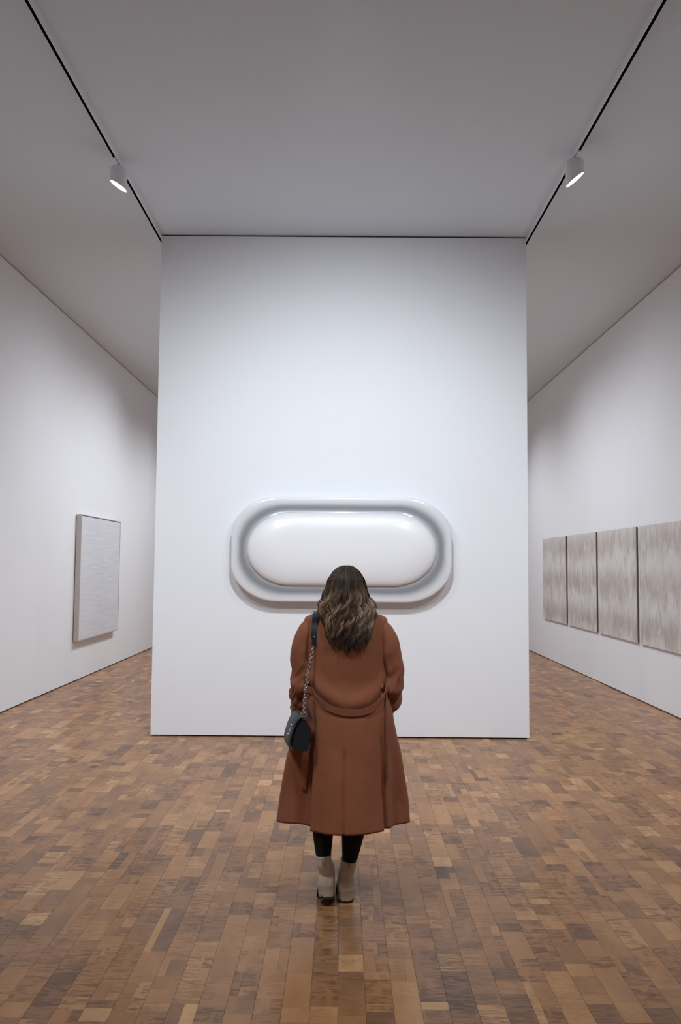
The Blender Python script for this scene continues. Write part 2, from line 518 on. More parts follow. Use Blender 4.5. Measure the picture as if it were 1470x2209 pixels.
# ------------------------------------------------------------------ paintings
def canvas_mat(name, pale, dark, warm, streak, rough=0.8):
    """vertical brush drags in three loose bands; object coordinates: x along the panel, z up"""
    m, nt, b = new_mat(name)
    L = nt.links.new
    tc = nd(nt, 'ShaderNodeTexCoord')
    oi = nd(nt, 'ShaderNodeObjectInfo')
    sh = nd(nt, 'ShaderNodeVectorMath', operation='SCALE'); sh.inputs['Scale'].default_value = 0.0
    mul = nd(nt, 'ShaderNodeMath', operation='MULTIPLY'); mul.inputs[1].default_value = 37.0
    L(oi.outputs['Random'], mul.inputs[0])
    cmb = nd(nt, 'ShaderNodeCombineXYZ'); L(mul.outputs[0], cmb.inputs['X']); 
    ad = nd(nt, 'ShaderNodeVectorMath', operation='ADD'); L(tc.outputs['Object'], ad.inputs[0]); L(cmb.outputs[0], ad.inputs[1])
    def nz(s, det, dist=0.0):
        mp = nd(nt, 'ShaderNodeMapping'); mp.inputs['Scale'].default_value = s; L(ad.outputs[0], mp.inputs['Vector'])
        n = nd(nt, 'ShaderNodeTexNoise'); n.inputs['Scale'].default_value = 1; n.inputs['Detail'].default_value = det; n.inputs['Distortion'].default_value = dist
        L(mp.outputs[0], n.inputs['Vector']); return n.outputs['Fac']
    if streak == 'v':
        n1 = nz((2, 2.6, 2.0), 6, 1.4); n2 = nz((8, 13, 3.4), 6, 1.2); n3 = nz((1.3, 1.2, 2.2), 3)
    else:
        n1 = nz((1.2, 1.4, 26), 4, 0.1); n2 = nz((3, 4, 110), 3); n3 = nz((0.8, 1.0, 1.0), 1)
    sepz = nd(nt, 'ShaderNodeSeparateXYZ'); L(tc.outputs['Object'], sepz.inputs[0])
    # loose bands
    wv = nd(nt, 'ShaderNodeMath', operation='SINE')
    zz = nd(nt, 'ShaderNodeMath', operation='MULTIPLY_ADD'); L(sepz.outputs['Z'], zz.inputs[0]); zz.inputs[1].default_value = 11.5
    nn = nd(nt, 'ShaderNodeMath', operation='MULTIPLY'); L(n1, nn.inputs[0]); nn.inputs[1].default_value = 3.2
    L(nn.outputs[0], zz.inputs[2]); L(zz.outputs[0], wv.inputs[0])
    k = 0.14 if streak == 'v' else 0.0
    s1 = nd(nt, 'ShaderNodeMath', operation='MULTIPLY_ADD'); L(wv.outputs[0], s1.inputs[0]); s1.inputs[1].default_value = k; L(n2, s1.inputs[2])
    s2 = nd(nt, 'ShaderNodeMath', operation='MULTIPLY_ADD'); L(n1, s2.inputs[0]); s2.inputs[1].default_value = 0.6; L(s1.outputs[0], s2.inputs[2])
    rp = nd(nt, 'ShaderNodeMapRange'); L(s2.outputs[0], rp.inputs[0])
    rp.inputs['From Min'].default_value = 0.60; rp.inputs['From Max'].default_value = 1.05
    mx = nd(nt, 'ShaderNodeMix', data_type='RGBA'); L(rp.outputs[0], mx.inputs['Factor'])
    mx.inputs['A'].default_value = (*pale, 1); mx.inputs['B'].default_value = (*dark, 1)
    r3 = nd(nt, 'ShaderNodeMapRange'); L(n3, r3.inputs[0]); r3.inputs['From Min'].default_value = 0.45; r3.inputs['From Max'].default_value = 0.75; r3.inputs['To Max'].default_value = 0.55
    m2 = nd(nt, 'ShaderNodeMix', data_type='RGBA'); L(r3.outputs[0], m2.inputs['Factor']); L(mx.outputs['Result'], m2.inputs['A']); m2.inputs['B'].default_value = (*warm, 1)
    L(m2.outputs['Result'], b.inputs['Base Color'])
    b.inputs['Roughness'].default_value = rough
    b.inputs['Specular IOR Level'].default_value = 0.2
    bp = nd(nt, 'ShaderNodeBump'); bp.inputs['Strength'].default_value = 0.2; bp.inputs['Distance'].default_value = 0.002
    L(n2, bp.inputs['Height']); L(bp.outputs['Normal'], b.inputs['Normal'])
    return m
M_cv = canvas_mat('brushed_canvas', (0.70, 0.685, 0.675), (0.46, 0.415, 0.385), (0.62, 0.575, 0.55), 'v')
M_ch = canvas_mat('ruled_canvas', (0.71, 0.735, 0.785), (0.60, 0.625, 0.675), (0.72, 0.70, 0.70), 'h')
M_edge = simple('canvas_edge', (0.13, 0.095, 0.08), 0.8)
M_oak = simple('frame_wood', (0.50, 0.45, 0.415), 0.6, nscale=25, namp=0.12)
M_dark = simple('frame_dark_line', (0.05, 0.05, 0.055), 0.7)  # near-black backing, shows as a thin line inside the frame

zc_ = 1.465
for ya, yb, lab in ((13.875, 15.475, 'brushed beige panel on the right wall, farthest of the four, beside the middle wall edge'),
                    (12.228, 13.780, 'brushed grey beige panel on the right wall, second from the middle wall'),
                    (10.550, 12.140, 'brushed grey beige panel on the right wall, third from the middle wall'),
                    (8.840, 10.440, 'brushed pale panel on the right wall, nearest of the four, cut by picture edge')):
    o = empty('painting', (XR, (ya + yb) / 2, zc_), lab, 'painting', 'panels on the right wall')
    t = 0.028
    c = MB().box(XR - t, XR - t + 0.004, ya, yb, 0.728, 2.206).build('canvas', M_cv, o)
    MB().box(XR - t + 0.0041, XR - 0.006, ya + 0.001, yb - 0.001, 0.729, 2.205).build('stretcher', M_edge, o)
    MB().box(XR - 0.0059, XR, ya + 0.1, yb - 0.1, 1.9, 2.1).build('hanger', M_edge, o)

def left_painting():
    ya, yb, z0, z1 = 11.72, 13.78, 0.578, 2.384
    o = empty('painting', (XL, (ya + yb) / 2, (z0 + z1) / 2), 'tall pale blue-grey canvas in thin wood frame on the left wall', 'painting')
    t = 0.085
    x0, x1 = XL + 0.012, XL + t
    fr = MB()
    w = 0.012
    fr.box(x0, x1, ya, ya + w, z0, z1); fr.box(x0, x1, yb - w, yb, z0, z1)
    fr.box(x0, x1, ya + w, yb - w, z0, z0 + w); fr.box(x0, x1, ya + w, yb - w, z1 - w, z1)
    fr.build('frame', M_oak, o, bevel=0.001)
    g = 0.016
    MB().box(x0, x1 - 0.012, ya + w, yb - w, z0 + w, z1 - w).build('backing', M_dark, o)
    MB().box(x1 - 0.0119, x1 - 0.002, ya + w + 0.002, yb - g - 0.006, z0 + w + 0.002, z1 - g - 0.006).build('canvas', M_ch, o)
    MB().box(XL, x0, ya + 0.3, yb - 0.3, 1.9, 2.1).build('hanger', M_dark, o)
left_painting()
# ------------------------------------------------------------------ the visitor
M_skin = simple('skin', (0.55, 0.36, 0.28), 0.5, nscale=30, namp=0.05)
M_coat = simple('coat_wool', (0.295, 0.103, 0.051), 0.85, nscale=60, namp=0.10, bump=0.25, bscale=900, spec=0.2, sheen=0.12)
M_legs = simple('leggings', (0.006, 0.007, 0.010), 0.7, spec=0.2)
M_boot = simple('boot_suede', (0.66, 0.555, 0.46), 0.75, nscale=22, namp=0.16, bump=0.2, bscale=200, spec=0.25)
M_heel = simple('boot_heel', (0.50, 0.385, 0.295), 0.6, nscale=30, namp=0.25, spec=0.3)
M_sole = simple('boot_sole', (0.02, 0.017, 0.015), 0.7)
M_leather = simple('bag_leather', (0.016, 0.019, 0.026), 0.42, nscale=50, namp=0.1, bump=0.2, bscale=500)
M_flap = simple('bag_flap_leather', (0.045, 0.047, 0.052), 0.55, nscale=50, namp=0.1, bump=0.2, bscale=500)
M_strap = simple('strap_leather', (0.022, 0.030, 0.042), 0.4, bump=0.2, bscale=500)
M_chrome = simple('chrome', (0.75, 0.76, 0.78), 0.18, metal=1.0, namp=0.02)
M_chain = simple('chain_metal', (0.42, 0.41, 0.40), 0.25, metal=1.0, namp=0.05)

YC = 4.262
person = empty('person', (0.012, YC, 0.0), 'woman in long rust brown coat and pale boots, standing facing the middle wall', 'person')

def ss(a, b, x):
    t = min(1, max(0, (x - a) / (b - a)))
    return t * t * (3 - 2 * t)
# z, centre x, left half width, right half width, back depth, front depth
CT = np.array([
    (0.40, 0.010, 0.328, 0.330, 0.262, 0.21), (0.50, 0.010, 0.318, 0.322, 0.250, 0.205), (0.62, 0.010, 0.304, 0.306, 0.232, 0.20),
    (0.74, 0.012, 0.284, 0.284, 0.214, 0.195), (0.84, 0.012, 0.262, 0.264, 0.200, 0.19), (0.94, 0.013, 0.238, 0.246, 0.182, 0.18),
    (1.02, 0.014, 0.218, 0.228, 0.164, 0.175), (1.10, 0.015, 0.205, 0.212, 0.154, 0.17), (1.20, 0.015, 0.203, 0.206, 0.156, 0.168),
    (1.29, 0.015, 0.205, 0.207, 0.152, 0.150), (1.345, 0.015, 0.208, 0.211, 0.138, 0.125), (1.38, 0.015, 0.213, 0.217, 0.122, 0.100),
    (1.402, 0.015, 0.212, 0.216, 0.106, 0.080), (1.420, 0.015, 0.204, 0.208, 0.093, 0.066), (1.434, 0.016, 0.160, 0.163, 0.082, 0.058),
    (1.452, 0.017, 0.095, 0.097, 0.074, 0.056), (1.475, 0.018, 0.070, 0.070, 0.066, 0.060)])
_zz = np.linspace(CT[0, 0], CT[-1, 0], 400)
_tab = [np.interp(_zz, CT[:, 0], CT[:, k]) for k in range(1, 6)]
_ker = np.exp(-np.linspace(-2, 2, 13) ** 2); _ker /= _ker.sum()
_tab = [np.convolve(np.pad(t, 6, mode='edge'), _ker, 'valid') for t in _tab]
def belt_z(th):
    """height of the belt at angle th (0 = back)"""
    th = math.atan2(math.sin(th), math.cos(th))
    d = (th - R(8)) / R(52)
    return 0.962 + 0.10 * min(1.0, abs(d)) ** 1.9
def coat_pt(th, z, off=0.0):
    cx, al, ar, bb, bf = [np.interp(z, _zz, t) for t in _tab]
    s, c = math.sin(th), math.cos(th)
    e = 0.86 + 0.12 * (1 - ss(0.5, 1.0, z))
    a = ar if s > 0 else al
    b_ = bb if c > 0 else bf
    w = 1 - ss(0.45, 0.98, z)
    thd = math.degrees(math.atan2(s, c))
    k = 1.0
    d = off
    # deep folds either side of the back panel, side flares
    tl = -thd
    d -= 0.058 * w * ss(31.5, 36, tl) * (1 - ss(46, 84, tl)) + 0.020 * w * math.exp(-((tl - 37) / 3.0) ** 2)
    d -= 0.014 * w * ss(39, 44, thd) * (1 - ss(52, 84, thd)) + 0.026 * w * math.exp(-((thd - 44) / 3.0) ** 2)
    d -= 0.032 * w * ss(10, 35, tl) * (1 - ss(40, 84, tl)) + 0.022 * w * ss(14, 43, thd) * (1 - ss(52, 84, thd))
    d += 0.010 * w * math.sin(R(thd) * 9 + 1.0) * (1 if abs(thd) > 50 else 0.35)
    d -= 0.010 * w * math.exp(-((thd + 64) / 8) ** 2) + 0.012 * w * math.exp(-((thd - 66) / 8) ** 2)
    # centre vent
    if 0.0 < z < 0.80:
        v = ss(0.80, 0.74, z)
        x_deg = thd - 0.4
        d -= 0.014 * v * math.exp(-(x_deg / 0.75) ** 2)
        d += 0.004 * v * (math.exp(-((x_deg + 9) / 8) ** 2))
    # belted waist: tuck at the belt, fabric blousing above it
    bz = belt_z(th)
    d -= 0.010 * math.exp(-((z - bz) / 0.022) ** 2)
    d += 0.010 * math.exp(-((z - bz - 0.055) / 0.035) ** 2)
    # drag lines and soft undulation
    q = Vector((thd * 0.045, z * 6.0, 0.0))
    d += 0.006 * noise.noise(q) * (1 if z < 1.36 else 0.2)
    q2 = Vector((thd * 0.03 + z * 4, z * 16.0 - abs(thd) * 0.07, 3.0))
    d += 0.0035 * noise.noise(q2) * math.exp(-((z - 1.02) / 0.12) ** 2)
    # pressed in by the handbag
    d -= 0.076 * math.exp(-((z - 0.875) / 0.085) ** 2) * math.exp(-((thd + 66) / 24) ** 2)
    xx = cx + (a + d) * math.copysign(abs(s) ** e, s)
    yy = YC - (b_ + d) * math.copysign(abs(c) ** e, c)
    return (xx, yy, z)
def coat_at(x, z, off):
    """point on the back of the coat at a given x"""
    lo, hi = R(-88), R(88)
    for _ in range(30):
        m = (lo + hi) / 2
        if coat_pt(m, z, 0)[0] < x:
            lo = m
        else:
            hi = m
    p = coat_pt((lo + hi) / 2, z, off)
    return Vector((x, p[1], z))

nth, nz_ = 420, 110
ths = [2 * math.pi * i / nth for i in range(nth)]
zs = np.linspace(0.40, 1.475, nz_)
V = []
for z in zs:
    for t in ths:
        V.append(coat_pt(t, z))
F = [(k * nth + i, k * nth + (i + 1) % nth, (k + 1) * nth + (i + 1) % nth, (k + 1) * nth + i) for k in range(nz_ - 1) for i in range(nth)]
# turn the hem and the neck edge inwards
n0 = len(V)
for t in ths:
    V.append(coat_pt(t, 0.403, -0.006))
for t in ths:
    p = coat_pt(t, 0.52, -0.010); V.append(p)
F += [(i, n0 + i, n0 + (i + 1) % nth, (i + 1) % nth) for i in range(nth)]
F += [(n0 + i, n0 + nth + i, n0 + nth + (i + 1) % nth, n0 + (i + 1) % nth) for i in range(nth)]
coat = mesh_obj('coat', V, F, M_coat, person, True)
coat['label'] = 'long rust brown wool coat with loose belt'

# collar standing up under the hair
cv, cf = [], []
for k, (zz, o_) in enumerate(((1.44, 0.004), (1.475, 0.010), (1.50, 0.010), (1.503, 0.004), (1.47, -0.002))):
    for i in range(48):
        t = 2 * math.pi * i / 48
        cv.append((0.018 + (0.074 + o_) * math.sin(t), YC - 0.002 - (0.068 + o_) * math.cos(t), zz))
cf = [(k * 48 + i, k * 48 + (i + 1) % 48, (k + 1) * 48 + (i + 1) % 48, (k + 1) * 48 + i) for k in range(4) for i in range(48)]
mesh_obj('collar', cv, cf, M_coat, coat, True)

# sleeves
def sleeve(side):
    s = side
    if s < 0:
        rows = [(-0.115, 4.258, 1.362, .056, .036), (-0.163, 4.256, 1.360, .068, .048), (-0.188, 4.255, 1.315, .074, .055), (-0.201, 4.255, 1.24, .074, .061), (-0.205, 4.255, 1.14, .068, .058),
                (-0.206, 4.260, 1.06, .066, .060), (-0.205, 4.295, 0.995, .062, .060), (-0.206, 4.345, 0.950, .056, .058), (-0.211, 4.405, 0.915, .052, .056), (-0.213, 4.43, 0.90, .050, .056)]
    else:
        rows = [(0.145, 4.258, 1.362, .056, .036), (0.193, 4.256, 1.360, .068, .048), (0.220, 4.255, 1.315, .074, .057), (0.241, 4.255, 1.24, .076, .064), (0.250, 4.255, 1.14, .070, .063),
                (0.248, 4.260, 1.06, .068, .063), (0.238, 4.295, 0.995, .062, .060), (0.224, 4.345, 0.950, .056, .056), (0.213, 4.405, 0.915, .052, .052), (0.210, 4.43, 0.90, .050, .050)]
    def disp(u, t):
        w = math.exp(-((u - 0.62) / 0.16) ** 2)
        q = Vector((math.cos(t) * 1.2 + s * 7, math.sin(t) * 1.2, u * 9))
        q3 = Vector((math.cos(t) * 1.6 + s * 3, math.sin(t) * 1.6, u * 15 + 1.5 * math.sin(t + s)))
        fold = 1 - abs(noise.noise(q3)) * 2.2          # ridged creases
        lo = ss(0.28, 0.5, u)
        return 0.006 * noise.noise(q) * ss(0.15, 0.35, u) + 0.009 * (fold - 0.55) * lo + 0.006 * w * math.sin(u * 52 + 1.8 * math.cos(t + 0.6)) + (0.004 if s > 0 else 0.0015) * math.sin(u * 27 + 2 * math.sin(t)) * ss(0.2, 0.35, u)
    v, f = tube(rows, 120, 56, disp, ref=(0, 1, 0), caps=False)
    n, m = 120, 56
    # cuff turned in
    c = v[-m:].mean(axis=0)
    inner = c + (v[-m:] - c) * 0.86
    deep = c + (v[-m * 6:-m * 5] - v[-m * 6:-m * 5].mean(axis=0)) * 0.8 + np.array([0, -0.03, 0.02])
    k = len(v)
    v = np.vstack([v, inner, deep])
    f += [((n - 1) * m + j, (n - 1) * m + (j + 1) % m, k + (j + 1) % m, k + j) for j in range(m)]
    f += [(k + j, k + (j + 1) % m, k + m + (j + 1) % m, k + m + j) for j in range(m)]
    f.append(tuple(range(m))[::-1])
    return mesh_obj('sleeve', v, f, M_coat, coat, True)
sleeve(-1)
sleeve(1)
# belt: a ribbon slung round the waist
nb = 120
V, F = [], []
for i in range(nb):
    t = -math.pi + 2 * math.pi * i / nb
    bz = belt_z(t)
    hgt = 0.0155
    sag = 0.006 + 0.004 * math.cos(t)
    for dz, o_ in ((-hgt, 0.004), (-hgt, 0.008 + sag * .3), (hgt, 0.008 + sag), (hgt, 0.004 + sag)):
        V.append(coat_pt(t, bz + dz, o_ + 0.010 * math.exp(-(dz / 0.022) ** 2)))
F = [(i * 4 + k, ((i + 1) % nb) * 4 + k, ((i + 1) % nb) * 4 + (k + 1) % 4, i * 4 + (k + 1) % 4) for i in range(nb) for k in range(4)]
belt = mesh_obj('belt', V, F, M_coat, coat, True)
bm_ = belt.modifiers.new('edge', 'EDGE_SPLIT'); bm_.split_angle = R(50)

def ribbon(name, pts, wdir, w, th, parent, mat):
    """flat strip: centre points, width direction per strip, thickness along the remaining axis"""
    P = cat_rom(pts, 28)
    T = np.gradient(P, axis=0); T /= np.linalg.norm(T, axis=1)[:, None]
    Wd = np.asarray(wdir, float)
    V, F = [], []
    for p, t in zip(P, T):
        a = Wd - t * (t @ Wd); a /= np.linalg.norm(a)
        b_ = np.cross(t, a)
        for sa, sb in ((-1, -1), (1, -1), (1, 1), (-1, 1)):
            V.append(p + a * sa * w / 2 + b_ * sb * th / 2)
    n = len(P)
    F = [(i * 4 + k, i * 4 + (k + 1) % 4, (i + 1) * 4 + (k + 1) % 4, (i + 1) * 4 + k) for i in range(n - 1) for k in range(4)] + [(3, 2, 1, 0), tuple((n - 1) * 4 + k for k in range(4))]
    return mesh_obj(name, np.array(V), F, mat, parent, False)
# loose belt ends hanging at both sides, and the belt loops
def hang(x0, z0, x1, z1, off):
    out = []
    for k in range(7):
        u = k / 6
        xx = x0 + (x1 - x0) * u; zz_ = z0 + (z1 - z0) * u
        p = coat_at(xx, zz_, off + 0.012 * math.sin(u * 3.1))
        out.append(tuple(p))
    return out
ribbon('belt_tie', hang(0.214, 1.085, 0.224, 0.64, 0.012), (0.45, -1, 0), 0.036, 0.004, coat, M_coat)
ribbon('belt_tie', hang(-0.170, 0.82, -0.190, 0.580, 0.034), (1, -0.5, 0), 0.036, 0.004, coat, M_coat)
for xx in (-0.168, 0.200):
    t = math.asin(max(-1, min(1, (xx - 0.014) / 0.225)))
    zb_ = belt_z(t)
    ribbon('belt_loop', [tuple(coat_at(xx, zb_ + dz, 0.006 if abs(dz) > 0.03 else 0.024)) for dz in (0.045, 0.028, 0.0, -0.028, -0.042)], (1, 0, 0), 0.009, 0.003, coat, M_coat)

# body: one continuous skin under the clothes
b_ = MB()
def tb(rows, n=24, m=20, ref=(1, 0, 0)):
    v, f = tube(rows, n, m, None, ref); b_.add(v, f)
tb([(0.015, 4.27, 0.70, .135, .10), (0.015, 4.27, 0.80, .165, .125), (0.015, 4.275, 0.90, .160, .12), (0.015, 4.275, 1.02, .130, .10), (0.015, 4.27, 1.15, .140, .108), (0.015, 4.265, 1.27, .155, .105),
    (0.015, 4.262, 1.35, .150, .080), (0.016, 4.262, 1.385, .10, .06), (0.018, 4.262, 1.42, .055, .052), (0.020, 4.255, 1.50, .050, .052)], 40, 28)
b_.add(*ellipsoid((0.020, 4.255, 1.565), (0.074, 0.092, 0.100), 28, 20))           # skull
b_.add(*ellipsoid((0.020, 4.292, 1.520), (0.056, 0.062, 0.072), 24, 16))           # jaw and face
tb([(0.020, 4.345, 1.57, .007, .008), (0.020, 4.356, 1.55, .009, .010), (0.020, 4.366, 1.533, .013, .011), (0.020, 4.350, 1.522, .012, .008)], 10, 12)   # nose
b_.add(*ellipsoid((0.020, 4.346, 1.500), (0.022, 0.010, 0.005), 14, 8))            # lips
b_.add(*ellipsoid((0.020, 4.345, 1.491), (0.019, 0.010, 0.006), 14, 8))
for s in (-1, 1):
    b_.add(*ellipsoid((0.020 + s * 0.031, 4.334, 1.566), (0.014, 0.011, 0.010), 14, 8))    # eyes
    b_.add(*ellipsoid((0.020 + s * 0.031, 4.336, 1.584), (0.018, 0.009, 0.005), 14, 8))    # brows
    b_.add(*ellipsoid((0.020 + s * 0.075, 4.255, 1.550), (0.008, 0.017, 0.030), 14, 10))   # ears
    ax = -0.203 if s < 0 else 0.244
    sx = 0.015 + s * 0.150
    tb([(sx, 4.262, 1.345, .045, .050), ((sx + ax) / 2 + s * .012, 4.258, 1.29, .042, .046), (ax, 4.256, 1.18, .040, .044), (ax, 4.258, 1.07, .036, .040), (ax, 4.30, 0.99, .033, .034),
        (ax - s * .008, 4.37, 0.935, .027, .029), (ax - s * .02, 4.44, 0.89, .021, .024)], 30, 18)
    # hand: palm, four unequal curled fingers and a thumb from the side of the palm
    hx, hy, hz = ax - s * .022, 4.45, 0.884
    tb([(hx, hy - .01, hz + .006, .020, .024), (hx, hy + .03, hz - .022, .016, .036), (hx - s * .002, hy + .062, hz - .048, .014, .036), (hx - s * .004, hy + .078, hz - .060, .011, .032)], 14, 14)
    for k, ln in enumerate((.062, .072, .068, .052)):
        oy = (k - 1.5) * .0185
        ox = np.array([hx - s * .004, hy + .070 + oy * .62, hz - .056 + oy * .78])
        dirs = [np.array([-s * .12, .72, -.68]), np.array([-s * .45, .5, -.74]), np.array([-s * .8, .15, -.58])]
        pts = [tuple(ox) + (.0082, .0082)]
        p = ox.copy()
        for dd, fr in zip(dirs, (.46, .32, .24)):
            p = p + dd / np.linalg.norm(dd) * ln * fr
            pts.append(tuple(p) + (.0078, .0078))
        tb(pts, 12, 10)
    tb([(hx - s * .006, hy + .012, hz + .004, .010, .010), (hx - s * .026, hy + .036, hz + .004, .0095, .0095), (hx - s * .038, hy + .060, hz - .010, .0085, .0085), (hx - s * .042, hy + .076, hz - .024, .007, .007)], 12, 10)
# legs
LEGS = {-1: [(-0.062, 4.262, 0.76, .085, .10), (-0.078, 4.262, 0.62, .078, .085), (-0.086, 4.258, 0.50, .062, .066), (-0.090, 4.245, 0.42, .056, .060), (-0.090, 4.225, 0.34, .052, .056), (-0.086, 4.205, 0.24, .038, .042), (-0.078, 4.202, 0.18, .030, .034), (-0.068, 4.22, 0.12, .030, .034)],
        1: [(0.092, 4.262, 0.76, .085, .10), (0.084, 4.272, 0.62, .078, .085), (0.076, 4.285, 0.50, .064, .066), (0.069, 4.275, 0.42, .063, .064), (0.062, 4.265, 0.34, .059, .062), (0.047, 4.255, 0.22, .041, .044), (0.038, 4.258, 0.16, .030, .034), (0.034, 4.27, 0.10, .030, .034)]}
for s in (-1, 1):
    tb([(x, y + (.012 if z < .2 else 0), z, a - (.013 if z < .2 else .006), c - (.016 if z < .2 else .006)) for x, y, z, a, c in LEGS[s]], 30, 20)
body = fuse(b_, 'body', M_skin, person, 0.006, 4)

# leggings
lg = MB()
for s in (-1, 1):
    v, f = tube([r_ for r_ in LEGS[s]][:-1], 30, 24)
    lg.add(v, f)
lg.add(*ellipsoid((0.015, 4.265, 0.78), (0.172, 0.135, 0.13), 24, 14))
fuse(lg, 'leggings', M_legs, person, 0.006, 3)

# boots
def boot(side, heel, yaw, pitch, shaft_top, shaft_rows):
    """heel: ground point below the back of the heel; built along +y then turned. pitch lifts the heel about the ball of the foot"""
    piv = Vector((0, 0.165, 0.0))
    def place(v):
        out = []
        Rm = Matrix.Rotation(-pitch, 3, 'X')
        Zm = Matrix.Rotation(yaw, 3, 'Z')
        for q in v:
            q = Vector(q)
            q = Rm @ (q - piv) + piv
            q = Zm @ q + Vector(heel)
            out.append(tuple(q))
        return out
    up = MB()
    # foot part
    v, f = tube([(0, 0.004, .085, .020, .030), (0, 0.016, .084, .036, .045), (0, 0.06, .082, .039, .046), (0, 0.11, .068, .041, .040), (0, 0.16, .052, .045, .032), (0, 0.205, .046, .043, .026), (0, 0.235, .042, .032, .021), (0, 0.25, .040, .014, .012)], 40, 30)
    up.add(place(v), f)
    # counter at the back, merges into the shaft
    v, f = tube([(0, 0.048, .045, .040, .044), (0, 0.048, .075, .043, .048), (0, 0.052, .115, .042, .050), (0, 0.058, .150, .038, .048)], 16, 28)
    up.add(place(v), f)
    ank = Vector(place([(0, 0.056, 0.135)])[0])
    rows = [(ank.x, ank.y, ank.z, .039, .049)] + shaft_rows
    def disp(u, t):
        if side > 0:
            return 0.0085 * math.exp(-((u - 0.5) / 0.25) ** 2) * math.sin(u * 24 + 1.4 * math.sin(t))
        return 0.0015 * math.sin(u * 14 + math.sin(t))
    v, f = tube(rows, 36, 30, disp)
    up.add(v, f)
    o = fuse(up, 'boot', M_boot, person, 0.004, 3)
    # block heel
    def slab(pts_top, pts_bot, z0, z1):
        k = len(pts_top)
        vv = [(x, y, z0) for x, y in pts_bot] + [(x, y, z1) for x, y in pts_top]
        ff = [tuple(range(k))[::-1], tuple(range(k, 2 * k))] + [(i, (i + 1) % k, k + (i + 1) % k, k + i) for i in range(k)]
        return vv, ff
    def heel_out(w, back, front):
        pts = []
        for i in range(15):
            a = math.pi + math.pi * i / 14
            pts.append((w * math.cos(a) * -1 * -1, back + 0.035 + 0.035 * math.sin(a)))
        return pts + [(w, front), (-w, front)]
    vv, ff = slab(heel_out(.042, 0.0, 0.085), heel_out(.039, 0.006, 0.075), 0.009, 0.062)
    h = mesh_obj('heel', place(vv), ff, M_heel, o)
    e = h.modifiers.new('edge', 'BEVEL'); e.width = .003; e.segments = 2; e.limit_method = 'ANGLE'
    vv, ff = slab(heel_out(.0395, 0.005, 0.076), heel_out(.0395, 0.005, 0.076), 0.0, 0.009)
    nk = len(vv) // 2
    for i in range(nk, 2 * nk):
        if (i - nk) % 3 == 1:
            vv[i] = (vv[i][0] * 1.04, vv[i][1] - 0.0012, (0.015, 0.019, 0.013)[(i - nk) // 3 % 3])
        else:
            vv[i] = (vv[i][0] * 1.03, vv[i][1] - 0.0008, 0.0085)
    mesh_obj('heel_tip', place(vv), ff, M_sole, o)
    so = [(.030 * math.cos(a) * (1.0), 0.215 + .038 * math.sin(a)) for a in np.linspace(0, math.pi, 13)]
    so = [(.046, .15), (.046, .19)] + [(.046 * math.cos(a), 0.20 + .055 * math.sin(a)) for a in np.linspace(0.15, math.pi - 0.15, 11)] + [(-.046, .19), (-.046, .15), (-.034, .085), (.034, .085)]
    vv, ff = slab(so, so, 0.0, 0.022)
    for i in range(len(vv)):
        if abs(vv[i][1] - .085) < 1e-6:
            vv[i] = (vv[i][0], vv[i][1], vv[i][2] + 0.035)
    mesh_obj('sole', place(vv), ff, M_sole, o)
    # pull tab on the back of the shaft
    tp = shaft_rows[-1]
    pb = tp[1] - tp[4]
    ribbon('pull_tab', [(tp[0], pb - .002, tp[2] - .004), (tp[0], pb - .006, tp[2] - .016), (tp[0], pb - .004, tp[2] - .03)], (1, 0, 0), 0.014, 0.003, o, M_heel)
    return o
boot(1, (0.027, 4.212, 0.0), R(2), 0.0, 0.20, [(0.034, 4.262, .155, .037, .044), (0.038, 4.256, .18, .039, .042), (0.041, 4.253, .203, .043, .046)])
boot(-1, (-0.066, 4.150, 0.0), R(3), R(15), 0.27, [(-0.078, 4.208, .185, .037, .044), (-0.084, 4.200, .21, .039, .044), (-0.088, 4.200, .243, .042, .047)])

